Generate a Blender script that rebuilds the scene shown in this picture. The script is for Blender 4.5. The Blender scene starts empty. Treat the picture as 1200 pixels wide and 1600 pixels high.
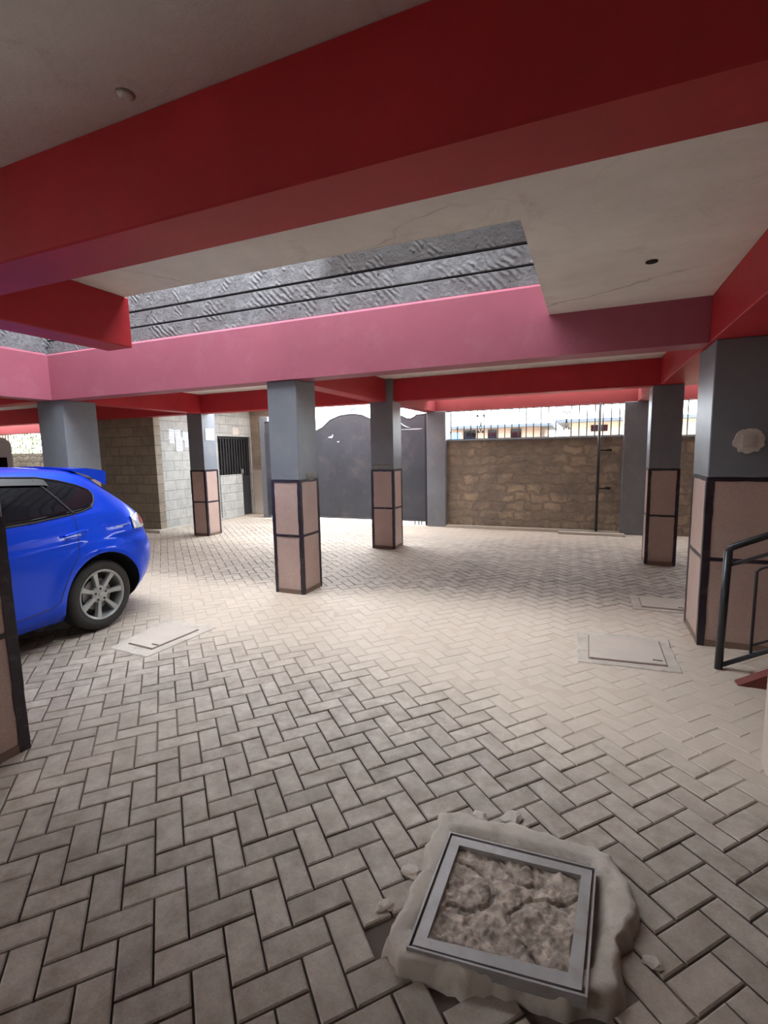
import bpy, bmesh, math, random
from mathutils import Vector, Matrix, noise
random.seed(7)
SC = bpy.context.scene
COL = SC.collection
R = math.radians

# ------------------------------------------------------------------ camera
CAM_H = 1.48
YAW, PITCH, ROLL, FPX = 0.397283, 0.124753, -0.0195573, 760.47
fw = Vector((-math.sin(YAW)*math.cos(PITCH), math.cos(YAW)*math.cos(PITCH), -math.sin(PITCH)))
rt = Vector((math.cos(YAW), math.sin(YAW), 0))
up = rt.cross(fw)
r2 = rt*math.cos(ROLL) + up*math.sin(ROLL)
u2 = -rt*math.sin(ROLL) + up*math.cos(ROLL)
cd = bpy.data.cameras.new('camera')
cam = bpy.data.objects.new('camera', cd)
COL.objects.link(cam)
cd.sensor_fit = 'VERTICAL'
cd.sensor_height = 32.0
cd.lens = FPX/1600*32.0
cd.clip_start = 0.02
cam.matrix_world = Matrix((( r2.x, u2.x, -fw.x, 0), (r2.y, u2.y, -fw.y, 0), (r2.z, u2.z, -fw.z, CAM_H), (0, 0, 0, 1)))
SC.camera = cam

# ------------------------------------------------------------------ sky, exposure
W = bpy.data.worlds.new('overcast_sky')
SC.world = W
W.use_nodes = True
wn = W.node_tree.nodes
wl = W.node_tree.links
bg = wn['Background']
tc = wn.new('ShaderNodeTexCoord')
nz = wn.new('ShaderNodeTexNoise'); nz.inputs['Scale'].default_value = 2.2; nz.inputs['Detail'].default_value = 5
rp = wn.new('ShaderNodeValToRGB')
rp.color_ramp.elements[0].position = .35; rp.color_ramp.elements[0].color = (.80, .91, 1, 1)
rp.color_ramp.elements[1].position = .65; rp.color_ramp.elements[1].color = (1, 1, 1, 1)
wl.new(tc.outputs['Generated'], nz.inputs['Vector'])
wl.new(nz.outputs['Fac'], rp.inputs['Fac'])
wl.new(rp.outputs['Color'], bg.inputs['Color'])
bg.inputs['Strength'].default_value = 5.0
SC.view_settings.view_transform = 'Standard'
SC.view_settings.look = 'None'
SC.view_settings.gamma = 1
SC.view_settings.use_curve_mapping = False
SC.view_settings.exposure = 1.45
SC.cycles.max_bounces = 12
SC.cycles.diffuse_bounces = 10
SC.cycles.caustics_reflective = False
SC.cycles.caustics_refractive = False
SC.cycles.sample_clamp_indirect = 6

# ------------------------------------------------------------------ materials
def newmat(name):
    m = bpy.data.materials.new(name)
    m.use_nodes = True
    return m, m.node_tree.nodes, m.node_tree.links, m.node_tree.nodes['Principled BSDF']

def mixc(n, l, fac, a, b, mode='MIX'):
    x = n.new('ShaderNodeMix'); x.data_type = 'RGBA'; x.blend_type = mode
    for sock, v in ((x.inputs[0], fac), (x.inputs[6], a), (x.inputs[7], b)):
        if hasattr(v, 'is_linked') or hasattr(v, 'links'):
            l.new(v, sock)
        elif isinstance(v, (int, float)):
            sock.default_value = v
        else:
            sock.default_value = (*v, 1)
    return x.outputs[2]

def ramp(n, l, fac, p0, p1, c0=(0, 0, 0), c1=(1, 1, 1)):
    r = n.new('ShaderNodeValToRGB')
    r.color_ramp.elements[0].position = p0; r.color_ramp.elements[0].color = (*c0, 1)
    r.color_ramp.elements[1].position = p1; r.color_ramp.elements[1].color = (*c1, 1)
    l.new(fac, r.inputs['Fac'])
    return r.outputs['Color']

def tnoise(n, l, scale, detail=4, rough=.6, vec=None, dist=0, stretch=None):
    t = n.new('ShaderNodeTexNoise')
    t.inputs['Scale'].default_value = scale; t.inputs['Detail'].default_value = detail
    t.inputs['Roughness'].default_value = rough; t.inputs['Distortion'].default_value = dist
    if vec is None:
        g = n.new('ShaderNodeNewGeometry'); vec = g.outputs['Position']
    if stretch:
        mp = n.new('ShaderNodeMapping'); mp.inputs['Scale'].default_value = stretch
        l.new(vec, mp.inputs['Vector']); vec = mp.outputs['Vector']
    l.new(vec, t.inputs['Vector'])
    return t.outputs['Fac']

def bump(n, l, bsdf, h, strength=.3, dist=.01):
    b = n.new('ShaderNodeBump'); b.inputs['Strength'].default_value = strength; b.inputs['Distance'].default_value = dist
    l.new(h, b.inputs['Height']); l.new(b.outputs['Normal'], bsdf.inputs['Normal'])

def paint(name, col, rough=.5, var=.12, vscale=2.5, stain=None, stain_amt=.3, bscale=40, bstr=.15, metal=0, coat=0, spec=.5):
    m, n, l, b = newmat(name)
    v = tnoise(n, l, vscale, 5)
    dark = tuple(c*(1-var*1.6) for c in col); lite = tuple(min(1, c*(1+var)) for c in col)
    c = ramp(n, l, v, .3, .7, dark, lite)
    if stain:
        s = ramp(n, l, tnoise(n, l, vscale*2.3, 8, .7), .52, .72)
        mm = n.new('ShaderNodeMath'); mm.operation = 'MULTIPLY'; mm.inputs[1].default_value = stain_amt
        l.new(s, mm.inputs[0])
        c = mixc(n, l, mm.outputs[0], c, stain)
    l.new(c, b.inputs['Base Color'])
    b.inputs['Roughness'].default_value = rough
    b.inputs['Metallic'].default_value = metal
    b.inputs['Coat Weight'].default_value = coat
    b.inputs['Specular IOR Level'].default_value = spec
    if bstr:
        bump(n, l, b, tnoise(n, l, bscale, 3), bstr, .004)
    return m

M = {}
M['red'] = paint('red_paint', (.50, .034, .045), .5, .10, 1.8, (.30, .06, .06), .25, 22, .2, spec=.22)
M['dull_red'] = paint('dull_red_paint', (.33, .065, .072), .55, .08, 1.6, (.36, .11, .11), .3, 22, .2, spec=.25)  # duller, less saturated variant of the red, for lintels and short far beams
M['pink_red'] = paint('pinkish_red_paint', (.37, .105, .15), .5, .06, 1.6, (.42, .18, .22), .35, 22, .2, spec=.25)  # paler, pinker variant of the red, for the two well-side beams
M['grey'] = paint('grey_column_paint', (.185, .20, .23), .42, .10, 1.6, (.30, .28, .26), .4, 18, .25)
M['trim'] = paint('dark_trim_paint', (.022, .014, .024), .35, .2, 6, (.16, .13, .12), .35, 60, .3)
M['white_plaster'] = paint('patch_plaster', (.60, .56, .51), .85, .12, 8, (.3, .26, .22), .4, 60, .5)
M['switch'] = paint('switch_plastic', (.50, .45, .42), .4, .04, 8, None, 0, 60, 0)
M['paper'] = paint('paper', (.62, .65, .70), .8, .02, 6, None, 0, 60, 0)
M['paper_ink'] = paint('faint_ink', (.30, .33, .38), .8, .05, 6, None, 0, 60, 0)
M['paper_pink'] = paint('pinkish_plate', (.58, .50, .46), .6, .05, 6, None, 0, 60, 0)
M['gate'] = paint('dark_grey_gate_paint', (.058, .064, .080), .42, .15, 1.3, (.17, .15, .15), .35, 8, .15)
M['gate_dark'] = paint('gate_post_paint', (.02, .022, .035), .4, .1, 2, None, 0, 8, .1)
M['iron'] = paint('black_iron', (.015, .015, .018), .4, .1, 5, None, 0, 30, .1)
M['rail'] = paint('dark_rail_paint', (.022, .024, .030), .32, .15, 5, (.07, .07, .07), .3, 40, .15)
M['step_red'] = paint('maroon_step_paint', (.16, .03, .025), .55, .15, 6, (.1, .05, .04), .4, 30, .2)
M['beige'] = paint('beige_plaster', (.50, .42, .36), .7, .06, 4, None, 0, 40, .2)
M['concrete'] = paint('pale_concrete', (.47, .42, .37), .85, .14, 5, (.28, .22, .17), .7, 30, .8)
M['lid_conc'] = paint('sandy_lid_concrete', (.47, .41, .36), .85, .06, 3, (.40, .34, .28), .4, 30, .3)
M['steel'] = paint('galvanised_frame', (.34, .33, .33), .5, .12, 9, (.25, .2, .17), .5, 30, .3, .35)
M['black'] = paint('black_void', (.004, .004, .004), .9, .1, 3, None, 0, 30, 0)
M['outer_ground'] = paint('dusty_road', (.50, .40, .31), .95, .08, .6, None, 0, 10, .2)
M['cream_wall'] = paint('cream_house_wall', (.50, .42, .33), .9, .06, .6, None, 0, 10, 0)
M['brown_wall'] = paint('brown_house_wall', (.34, .27, .22), .9, .1, 1, None, 0, 10, 0)
M['white_wall'] = paint('white_house_wall', (.65, .68, .70), .9, .05, .6, None, 0, 10, 0)
M['fascia'] = paint('dark_fascia', (.07, .09, .12), .7, .1, 1, None, 0, 10, 0)
M['tin'] = paint('rusty_tin_roof', (.34, .17, .11), .7, .15, 1, None, 0, 10, 0)
M['banner'] = paint('blue_banner', (.10, .25, .50), .7, .1, 1, None, 0, 10, 0)
M['leaf'] = paint('leaf_green', (.30, .42, .16), .8, .3, 6, None, 0, 10, 0)
M['tile_brown'] = paint('brown_skirt_paint', (.20, .13, .10), .6, .1, 4, None, 0, 30, .2)

# ceiling plaster with cracks
m, n, l, b = newmat('ceiling_plaster'); M['ceil'] = m
c = ramp(n, l, tnoise(n, l, 1.6, 8, .65), .3, .7, (.70, .67, .63), (.88, .86, .82))
s = ramp(n, l, tnoise(n, l, 3.1, 9, .72, dist=.6), .58, .74)
mm = n.new('ShaderNodeMath'); mm.operation = 'MULTIPLY'; mm.inputs[1].default_value = .45; l.new(s, mm.inputs[0])
c = mixc(n, l, mm.outputs[0], c, (.42, .37, .33))
vo = n.new('ShaderNodeTexVoronoi'); vo.feature = 'DISTANCE_TO_EDGE'; vo.inputs['Scale'].default_value = .55
g = n.new('ShaderNodeNewGeometry')
vadd = n.new('ShaderNodeVectorMath'); vadd.operation = 'ADD'
nn = n.new('ShaderNodeTexNoise'); nn.inputs['Scale'].default_value = 3; nn.inputs['Detail'].default_value = 6
l.new(g.outputs['Position'], nn.inputs['Vector'])
sc_ = n.new('ShaderNodeVectorMath'); sc_.operation = 'SCALE'; sc_.inputs['Scale'].default_value = .35
l.new(nn.outputs['Color'], sc_.inputs[0]); l.new(g.outputs['Position'], vadd.inputs[0]); l.new(sc_.outputs[0], vadd.inputs[1])
l.new(vadd.outputs[0], vo.inputs['Vector'])
cr = ramp(n, l, vo.outputs['Distance'], .0, .008, (1, 1, 1), (0, 0, 0))
gate_ = ramp(n, l, tnoise(n, l, 1.1, 2), .47, .56)
mm = n.new('ShaderNodeMath'); mm.operation = 'MULTIPLY'; l.new(cr, mm.inputs[0]); l.new(gate_, mm.inputs[1])
m3 = n.new('ShaderNodeMath'); m3.operation = 'MULTIPLY'; m3.inputs[1].default_value = .55; l.new(mm.outputs[0], m3.inputs[0])
c = mixc(n, l, m3.outputs[0], c, (.16, .14, .12))
l.new(c, b.inputs['Base Color']); b.inputs['Roughness'].default_value = .8
bump(n, l, b, tnoise(n, l, 9, 8, .65), .5, .012)

# tile on columns
m, n, l, b = newmat('column_tile'); M['tile'] = m
c = ramp(n, l, tnoise(n, l, 2.2, 4), .3, .7, (.42, .30, .265), (.50, .375, .335))
f = ramp(n, l, tnoise(n, l, 120, 2), .35, .65)
c = mixc(n, l, .10, c, f, 'OVERLAY')
obi = n.new('ShaderNodeNewGeometry')
c2 = mixc(n, l, obi.outputs['Random Per Island'], (.93, .93, .93), (1.06, 1.04, 1.02))
c = mixc(n, l, 1.0, c, c2, 'MULTIPLY')
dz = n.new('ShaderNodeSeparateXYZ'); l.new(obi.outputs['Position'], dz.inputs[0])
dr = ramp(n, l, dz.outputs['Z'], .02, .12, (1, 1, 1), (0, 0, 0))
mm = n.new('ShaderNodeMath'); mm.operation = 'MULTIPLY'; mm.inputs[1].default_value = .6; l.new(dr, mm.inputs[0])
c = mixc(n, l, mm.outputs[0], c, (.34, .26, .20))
l.new(c, b.inputs['Base Color']); b.inputs['Roughness'].default_value = .38
bump(n, l, b, tnoise(n, l, 60, 3), .12, .003)

def brickmat(name, c1, c2, mortar, bw, bh, msize, warp, patches=None, axis='XZ', bscale=30, bstr=.6, offset=.5):
    m, n, l, b = newmat(name)
    g = n.new('ShaderNodeNewGeometry')
    sp = n.new('ShaderNodeSeparateXYZ'); l.new(g.outputs['Position'], sp.inputs[0])
    cb = n.new('ShaderNodeCombineXYZ')
    if axis == 'XYZ':
        ad = n.new('ShaderNodeMath'); ad.operation = 'ADD'
        l.new(sp.outputs['X'], ad.inputs[0]); l.new(sp.outputs['Y'], ad.inputs[1]); l.new(ad.outputs[0], cb.inputs['X'])
    else:
        l.new(sp.outputs[axis[0]], cb.inputs['X'])
    l.new(sp.outputs['Z'], cb.inputs['Y'])
    nn = n.new('ShaderNodeTexNoise'); nn.inputs['Scale'].default_value = 5; nn.inputs['Detail'].default_value = 5
    l.new(g.outputs['Position'], nn.inputs['Vector'])
    s1 = n.new('ShaderNodeVectorMath'); s1.operation = 'SUBTRACT'; s1.inputs[1].default_value = (.5, .5, .5)
    s2 = n.new('ShaderNodeVectorMath'); s2.operation = 'SCALE'; s2.inputs['Scale'].default_value = warp
    s3 = n.new('ShaderNodeVectorMath'); s3.operation = 'ADD'
    l.new(nn.outputs['Color'], s1.inputs[0]); l.new(s1.outputs[0], s2.inputs[0]); l.new(s2.outputs[0], s3.inputs[1]); l.new(cb.outputs[0], s3.inputs[0])
    br = n.new('ShaderNodeTexBrick')
    br.inputs['Scale'].default_value = 1; br.inputs['Brick Width'].default_value = bw; br.inputs['Row Height'].default_value = bh
    br.inputs['Mortar Size'].default_value = msize; br.inputs['Mortar Smooth'].default_value = .9; br.inputs['Bias'].default_value = 0
    br.offset = offset
    br.inputs['Color1'].default_value = (*c1, 1); br.inputs['Color2'].default_value = (*c2, 1); br.inputs['Mortar'].default_value = (*mortar, 1)
    l.new(s3.outputs[0], br.inputs['Vector'])
    c = br.outputs['Color']
    if patches:
        pn = ramp(n, l, tnoise(n, l, 2.2, 6, .7), .42, .58)
        c = mixc(n, l, pn, c, patches)
    v = ramp(n, l, tnoise(n, l, 6, 7, .7), .25, .75, (.72, .72, .72), (1.15, 1.15, 1.15))
    c = mixc(n, l, 1.0, c, v, 'MULTIPLY')
    l.new(c, b.inputs['Base Color']); b.inputs['Roughness'].default_value = .92
    mx = n.new('ShaderNodeMath'); mx.operation = 'MULTIPLY_ADD'; mx.inputs[1].default_value = -.7
    l.new(br.outputs['Fac'], mx.inputs[0]); l.new(tnoise(n, l, bscale, 6, .7), mx.inputs[2])
    bump(n, l, b, mx.outputs[0], bstr, .02)
    return m
M['rubble'] = brickmat('rubble_stone', (.50, .39, .28), (.30, .25, .20), (.27, .225, .185), .31, .168, .045, .24, (.26, .22, .18), 'XZ', offset=.37)
M['block_front'] = brickmat('cut_block_brown', (.34, .285, .215), (.25, .215, .17), (.20, .17, .14), .40, .185, .012, .02, None, 'XZ')
M['block_side'] = brickmat('cut_block_pale', (.44, .43, .40), (.38, .38, .36), (.26, .25, .23), .45, .195, .008, .015, None, 'YZ')  # lit face of the guard room: its brightness is put into a paler block colour
M['block_tan'] = brickmat('cut_block_tan', (.36, .28, .22), (.30, .24, .185), (.24, .19, .15), .45, .2, .008, .02, None, 'XYZ')
# chiselled stone of the light well
m, n, l, b = newmat('chiselled_stone'); M['chisel'] = m
c = ramp(n, l, tnoise(n, l, 5, 8, .75), .3, .7, (.10, .09, .095), (.30, .29, .30))
big = ramp(n, l, tnoise(n, l, .9, 3), .45, .6)
c = mixc(n, l, big, c, (.13, .105, .10), 'MIX')
c = mixc(n, l, .55, c, ramp(n, l, tnoise(n, l, 14, 8, .8), .3, .7, (.09, .085, .09), (.36, .36, .38)))
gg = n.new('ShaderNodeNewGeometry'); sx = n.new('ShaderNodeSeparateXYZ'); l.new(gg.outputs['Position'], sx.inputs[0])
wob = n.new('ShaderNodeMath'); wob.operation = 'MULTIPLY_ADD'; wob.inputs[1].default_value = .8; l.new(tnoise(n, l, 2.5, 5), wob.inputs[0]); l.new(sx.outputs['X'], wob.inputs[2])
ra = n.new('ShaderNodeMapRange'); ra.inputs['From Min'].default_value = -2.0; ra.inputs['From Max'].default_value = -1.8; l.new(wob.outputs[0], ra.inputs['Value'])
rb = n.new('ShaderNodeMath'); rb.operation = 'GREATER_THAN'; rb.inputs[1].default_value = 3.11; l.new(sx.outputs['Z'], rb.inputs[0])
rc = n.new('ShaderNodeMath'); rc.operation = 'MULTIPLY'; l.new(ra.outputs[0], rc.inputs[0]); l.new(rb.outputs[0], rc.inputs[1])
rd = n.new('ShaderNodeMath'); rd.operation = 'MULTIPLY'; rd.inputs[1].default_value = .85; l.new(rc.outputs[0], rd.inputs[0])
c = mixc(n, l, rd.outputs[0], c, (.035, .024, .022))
spk = ramp(n, l, tnoise(n, l, 18, 3), .66, .72)
c = mixc(n, l, spk, c, (.02, .017, .018))
l.new(c, b.inputs['Base Color']); b.inputs['Roughness'].default_value = .8
wv = n.new('ShaderNodeTexWave'); wv.inputs['Scale'].default_value = 9; wv.inputs['Distortion'].default_value = 5; wv.inputs['Detail'].default_value = 2
wv.inputs['Detail Scale'].default_value = .7; wv.bands_direction = 'DIAGONAL'
g = n.new('ShaderNodeNewGeometry'); l.new(g.outputs['Position'], wv.inputs['Vector'])
msk = ramp(n, l, tnoise(n, l, 3.5, 3), .50, .60)
mk = n.new('ShaderNodeMath'); mk.operation = 'MULTIPLY'; l.new(wv.outputs['Fac'], mk.inputs[0]); l.new(msk, mk.inputs[1])
mx = n.new('ShaderNodeMath'); mx.operation = 'MULTIPLY_ADD'; mx.inputs[1].default_value = .5
l.new(mk.outputs[0], mx.inputs[0]); l.new(tnoise(n, l, 10, 9, .72), mx.inputs[2])
bump(n, l, b, mx.outputs[0], .9, .05)

# pavers
m, n, l, b = newmat('paver_concrete'); M['paver'] = m
g = n.new('ShaderNodeNewGeometry')
c = mixc(n, l, g.outputs['Random Per Island'], (.315, .270, .235), (.405, .355, .312))
mo = ramp(n, l, tnoise(n, l, 9, 7, .72), .32, .66, (.62, .58, .54), (1.14, 1.14, 1.14))
c = mixc(n, l, 1.0, c, mo, 'MULTIPLY')
fs = ramp(n, l, tnoise(n, l, 160, 2), .3, .7, (.88, .88, .88), (1.08, 1.08, 1.08))
c = mixc(n, l, 1.0, c, fs, 'MULTIPLY')
at = n.new('ShaderNodeAttribute'); at.attribute_name = 'dust'
dn = n.new('ShaderNodeMath'); dn.operation = 'MULTIPLY'; dn.inputs[1].default_value = .75
l.new(at.outputs['Fac'], dn.inputs[0])
c = mixc(n, l, dn.outputs[0], c, (.53, .45, .37))
l.new(c, b.inputs['Base Color']); b.inputs['Roughness'].default_value = .62
bump(n, l, b, tnoise(n, l, 90, 4), .35, .003)
m, n, l, b = newmat('joint_sand'); M['sand'] = m
at = n.new('ShaderNodeAttribute'); at.attribute_name = 'dust'
c = mixc(n, l, at.outputs['Fac'], (.055, .04, .033), (.47, .39, .32))
l.new(c, b.inputs['Base Color']); b.inputs['Roughness'].default_value = .95
bump(n, l, b, tnoise(n, l, 60, 5), .5, .004)

# ------------------------------------------------------------------ helpers
class MB:
    """collects shapes into one mesh"""
    def __init__(s): s.bm = bmesh.new()
    def box(s, x0, x1, y0, y1, z0, z1, bev=0, seg=1, mat=0):
        vs = [s.bm.verts.new(p) for p in ((x0, y0, z0), (x1, y0, z0), (x1, y1, z0), (x0, y1, z0), (x0, y0, z1), (x1, y0, z1), (x1, y1, z1), (x0, y1, z1))]
        fs = [s.bm.faces.new([vs[i] for i in q]) for q in ((0, 3, 2, 1), (4, 5, 6, 7), (0, 1, 5, 4), (1, 2, 6, 5), (2, 3, 7, 6), (3, 0, 4, 7))]
        for f in fs: f.material_index = mat
        if bev:
            es = list({e for f in fs for e in f.edges})
            bmesh.ops.bevel(s.bm, geom=es, offset=bev, segments=seg, affect='EDGES', clamp_overlap=True)
        return s
    def prism(s, pts, axis, a0, a1, mat=0):
        """pts 2-D outline, extruded along axis; axis 'x': pts=(y,z); 'y': (x,z); 'z': (x,y)"""
        def P(p, a):
            return {'x': (a, p[0], p[1]), 'y': (p[0], a, p[1]), 'z': (p[0], p[1], a)}[axis]
        A = [s.bm.verts.new(P(p, a0)) for p in pts]; B = [s.bm.verts.new(P(p, a1)) for p in pts]
        k = len(pts); fs = []
        for i in range(k):
            fs.append(s.bm.faces.new((A[i], A[(i+1) % k], B[(i+1) % k], B[i])))
        fs.append(s.bm.faces.new(A[::-1])); fs.append(s.bm.faces.new(B))
        for f in fs: f.material_index = mat
        return s
    def tube(s, pts, r, k=8, mat=0, closed=False):
        pts = [Vector(p) for p in pts]; N = len(pts); rings = []
        prev = None
        for i, p in enumerate(pts):
            if closed: t = (pts[(i+1) % N]-pts[i-1]).normalized()
            else: t = (pts[min(i+1, N-1)]-pts[max(i-1, 0)]).normalized()
            if prev is None:
                a = t.orthogonal().normalized()
            else:
                a = (prev-t*prev.dot(t)).normalized()
            prev = a; b_ = t.cross(a)
            rr = r[i] if isinstance(r, (list, tuple)) else r
            rings.append([s.bm.verts.new(p+(a*math.cos(2*math.pi*j/k)+b_*math.sin(2*math.pi*j/k))*rr) for j in range(k)])
        for i in range(N if closed else N-1):
            A = rings[i]; B = rings[(i+1) % N]
            for j in range(k):
                f = s.bm.faces.new((A[j], A[(j+1) % k], B[(j+1) % k], B[j])); f.material_index = mat; f.smooth = True
        if not closed:
            s.bm.faces.new(rings[0][::-1]).material_index = mat; s.bm.faces.new(rings[-1]).material_index = mat
        return s
    def lathe_x(s, prof, cx, cy, cz, k=48, mat=0, closed=True):
        """prof: list of (x, r) revolved about an X-parallel axis"""
        rings = []
        for (x, r) in prof:
            rings.append([s.bm.verts.new((cx+x, cy+r*math.cos(2*math.pi*j/k), cz+r*math.sin(2*math.pi*j/k))) for j in range(k)])
        n_ = len(prof)
        for i in range(n_ if closed else n_-1):
            A = rings[i]; B = rings[(i+1) % n_]
            for j in range(k):
                f = s.bm.faces.new((A[j], B[j], B[(j+1) % k], A[(j+1) % k])); f.smooth = True; f.material_index = mat
        if not closed:
            if prof[0][1] > 1e-4: s.bm.faces.new(rings[0]).material_index = mat
            if prof[-1][1] > 1e-4: s.bm.faces.new(rings[-1][::-1]).material_index = mat
        return s
    def build(s, name, mats, parent=None, smooth=False, mw=None):
        bmesh.ops.recalc_face_normals(s.bm, faces=s.bm.faces[:])
        me = bpy.data.meshes.new(name)
        s.bm.to_mesh(me); s.bm.free()
        if not isinstance(mats, (list, tuple)): mats = [mats]
        for m_ in mats: me.materials.append(m_)
        if smooth:
            for p in me.polygons: p.use_smooth = True
        o = bpy.data.objects.new(name, me); COL.objects.link(o)
        if parent: o.parent = parent
        return o

def empty(name, loc=(0, 0, 0), rz=0):
    o = bpy.data.objects.new(name, None); COL.objects.link(o)
    o.location = loc; o.rotation_euler = (0, 0, rz); o.empty_display_size = .2
    return o
def tag(o, label, cat, group=None):
    o['label'] = label; o['category'] = cat
    if group: o['group'] = group
    return o
def struct(o, label=None, cat=None):
    o['kind'] = 'structure'
    if label: o['label'] = label
    if cat: o['category'] = cat
    return o
def autosmooth(o, ang=35):
    me = o.data
    for p in me.polygons: p.use_smooth = True
    bm = bmesh.new(); bm.from_mesh(me)
    for e in bm.edges:
        if len(e.link_faces) == 2 and e.calc_face_angle(0) > R(ang): e.smooth = False
    bm.to_mesh(me); bm.free()

# ------------------------------------------------------------------ floor of herringbone pavers
COVERS = {  # outlines (x,y) of what is set into the paving
    'near': [(-.50, 1.71), (-.30, 1.745), (.0, 1.745), (.12, 1.74), (.165, 1.63), (.16, 1.45), (.12, 1.27), (.02, 1.20), (-.22, 1.15), (-.43, 1.13), (-.52, 1.16), (-.49, 1.35)],
}
def inpoly(x, y, P):
    c = False
    for i in range(len(P)):
        x0, y0 = P[i]; x1, y1 = P[i-1]
        if (y0 > y) != (y1 > y) and x < (x1-x0)*(y-y0)/(y1-y0)+x0: c = not c
    return c
def sst(a, b_, v):
    t = max(0, min(1, (v-a)/(b_-a))); return t*t*(3-2*t)
def dustf(x, y):
    nse = noise.fractal(Vector((x*.55, y*.55, 3.1)), 1, 2, 4)
    n2 = noise.fractal(Vector((x*2.1, y*2.1, 9.1)), 1, 2, 3)
    d = .08
    # wind-blown sand lies in a broad belt across the middle of the yard
    belt = sst(2.0, 3.0, y+.15*x)*(1-sst(4.5, 5.4, y-.10*x))
    d = max(d, 1.0*belt)
    d = max(d, .9*sst(7.3, 8.3, y))
    d = max(d, .45*sst(3.5, 6, y)*sst(1.0, 2.0, -x))
    d = d+.35*nse+.18*n2
    return max(0, min(1, d))
FX0, FX1, FY0, FY1 = -16.5, 5.2, -3.0, 9.6
verts = []; faces = []; dust = []; fmat = []
def add_paver(cx, cy, ang, L, Wd):
    if cx < FX0+.1 or cx > FX1-.1 or cy < FY0+.1 or cy > FY1-.1: return
    if inpoly(cx, cy, COVERS['near']): return
    if -10.9 < cx < -7.8 and cy > 7.2: return
    far = cy > 8.6 or cx < -9
    g = .0035
    hl, hw = L/2-g, Wd/2-g
    bz = .004; bi = .005
    jz = random.uniform(-.0025, .0015); tx = random.uniform(-.010, .010); ty = random.uniform(-.010, .010)
    ca, sa = math.cos(ang), math.sin(ang)
    b0 = len(verts)
    d = dustf(cx, cy)
    for (hx, hy, z) in ((hl, hw, -.03), (hl, hw, -bz), (hl-bi, hw-bi, 0)):
        for sx, sy in ((-1, -1), (1, -1), (1, 1), (-1, 1)):
            lx, ly = hx*sx, hy*sy
            zz = z + (jz+tx*lx+ty*ly if z > -.02 else 0)
            verts.append((cx+lx*ca-ly*sa, cy+lx*sa+ly*ca, min(zz, .001)))
            dust.append(d)
    for k in (0, 4):
        for i in range(4):
            j = (i+1) % 4
            faces.append((b0+k+i, b0+k+j, b0+k+4+j, b0+k+4+i)); fmat.append(0)
    faces.append((b0+8, b0+9, b0+10, b0+11)); fmat.append(0)
PW = .1
A45 = R(47)
ca, sa = math.cos(A45), math.sin(A45)
for i in range(-260, 260):
    for j in range(-260, 260):
        # herringbone cell: diagonal repeat with period 4
        k = (i-j) % 4
        if k == 0: u, v, an = (i+1), (j+.5), 0
        elif k == 2: u, v, an = (i+.5), (j+0), 1
        else: continue
        # horizontal brick covers cells (i,j),(i+1,j); vertical one covers (i,j),(i,j-1)
        x = (u*ca-v*sa)*PW - .03; y = (u*sa+v*ca)*PW + 3.0
        if x < FX0 or x > FX1 or y < FY0 or y > FY1: continue
        add_paver(x, y, A45+(math.pi/2 if an else 0), 2*PW, PW)
# joint sand grid
st = .12
nx = int((FX1-FX0)/st)+1; ny = int((FY1-FY0)/st)+1
b0 = len(verts)
for j in range(ny+1):
    for i in range(nx+1):
        x = FX0+(FX1-FX0)*i/nx; y = FY0+(FY1-FY0)*j/ny
        d = dustf(x, y)
        verts.append((x, y, -.016+.0135*min(1, d*1.15))); dust.append(d)
for j in range(ny):
    for i in range(nx):
        q = b0+j*(nx+1)+i
        faces.append((q, q+1, q+nx+2, q+nx+1)); fmat.append(1)
me = bpy.data.meshes.new('floor'); me.from_pydata(verts, [], faces)
me.materials.append(M['paver']); me.materials.append(M['sand'])
me.polygons.foreach_set('material_index', fmat)
at = me.attributes.new('dust', 'FLOAT', 'POINT'); at.data.foreach_set('value', dust)
fl = bpy.data.objects.new('floor', me); COL.objects.link(fl)
struct(fl)

# ------------------------------------------------------------------ ceiling slabs, outer walls
ZB, ZC, ZT = 2.20, 2.52, 2.77          # beam soffit, ceiling, slab top
WX0, WX1, WY0, WY1 = -6.30, -.32, 2.45, 4.2   # the light well
b = MB()
b.box(-16.6, 5.3, -1.9, WY0, ZC, ZT); b.box(-3.5, 5.3, -3.1, -1.9, ZC, ZT); b.box(-16.6, -9.0, -3.1, -1.9, ZC, ZT)  # gap behind the camera, added to let sky light fill the foreground
b.box(WX1, 5.3, WY0, 7.03, ZC, ZT); b.box(-2.95, 5.3, 7.03, 8.72, ZC, ZT)
b.box(-16.6, -6.53, WY0, 7.03, ZC, ZT); b.box(-16.6, -10.95, 7.03, 8.4, ZC, ZT); b.box(-10.95, -6.75, 7.03, 10.05, ZC, ZT)
b.box(-6.53, WX1, 4.43, 7.03, ZC, ZT)
struct(b.build('ceiling', M['ceil']))
HW = 5.0
b = MB(); b.box(-2.95, 5.3, 8.57, 8.72, ZT, 5.2); struct(b.build('wall_skyblock_right', M['beige']))  # unseen wall, added to cut the sky light on the far strip
b = MB(); b.box(-16.6, -2.95, 6.88, 7.03, ZT, 5.2); struct(b.build('wall_skyblock_left', M['beige']))  # likewise unseen, added to block sky over the gate bay
b = MB()
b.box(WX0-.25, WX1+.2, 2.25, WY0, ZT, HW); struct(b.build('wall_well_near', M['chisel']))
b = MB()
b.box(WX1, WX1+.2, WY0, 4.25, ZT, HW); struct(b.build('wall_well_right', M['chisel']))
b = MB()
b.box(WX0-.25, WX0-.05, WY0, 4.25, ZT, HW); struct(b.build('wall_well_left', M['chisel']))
b = MB()     # courses of rough stone standing on the far beam
z = 2.775; k = 0
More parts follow.
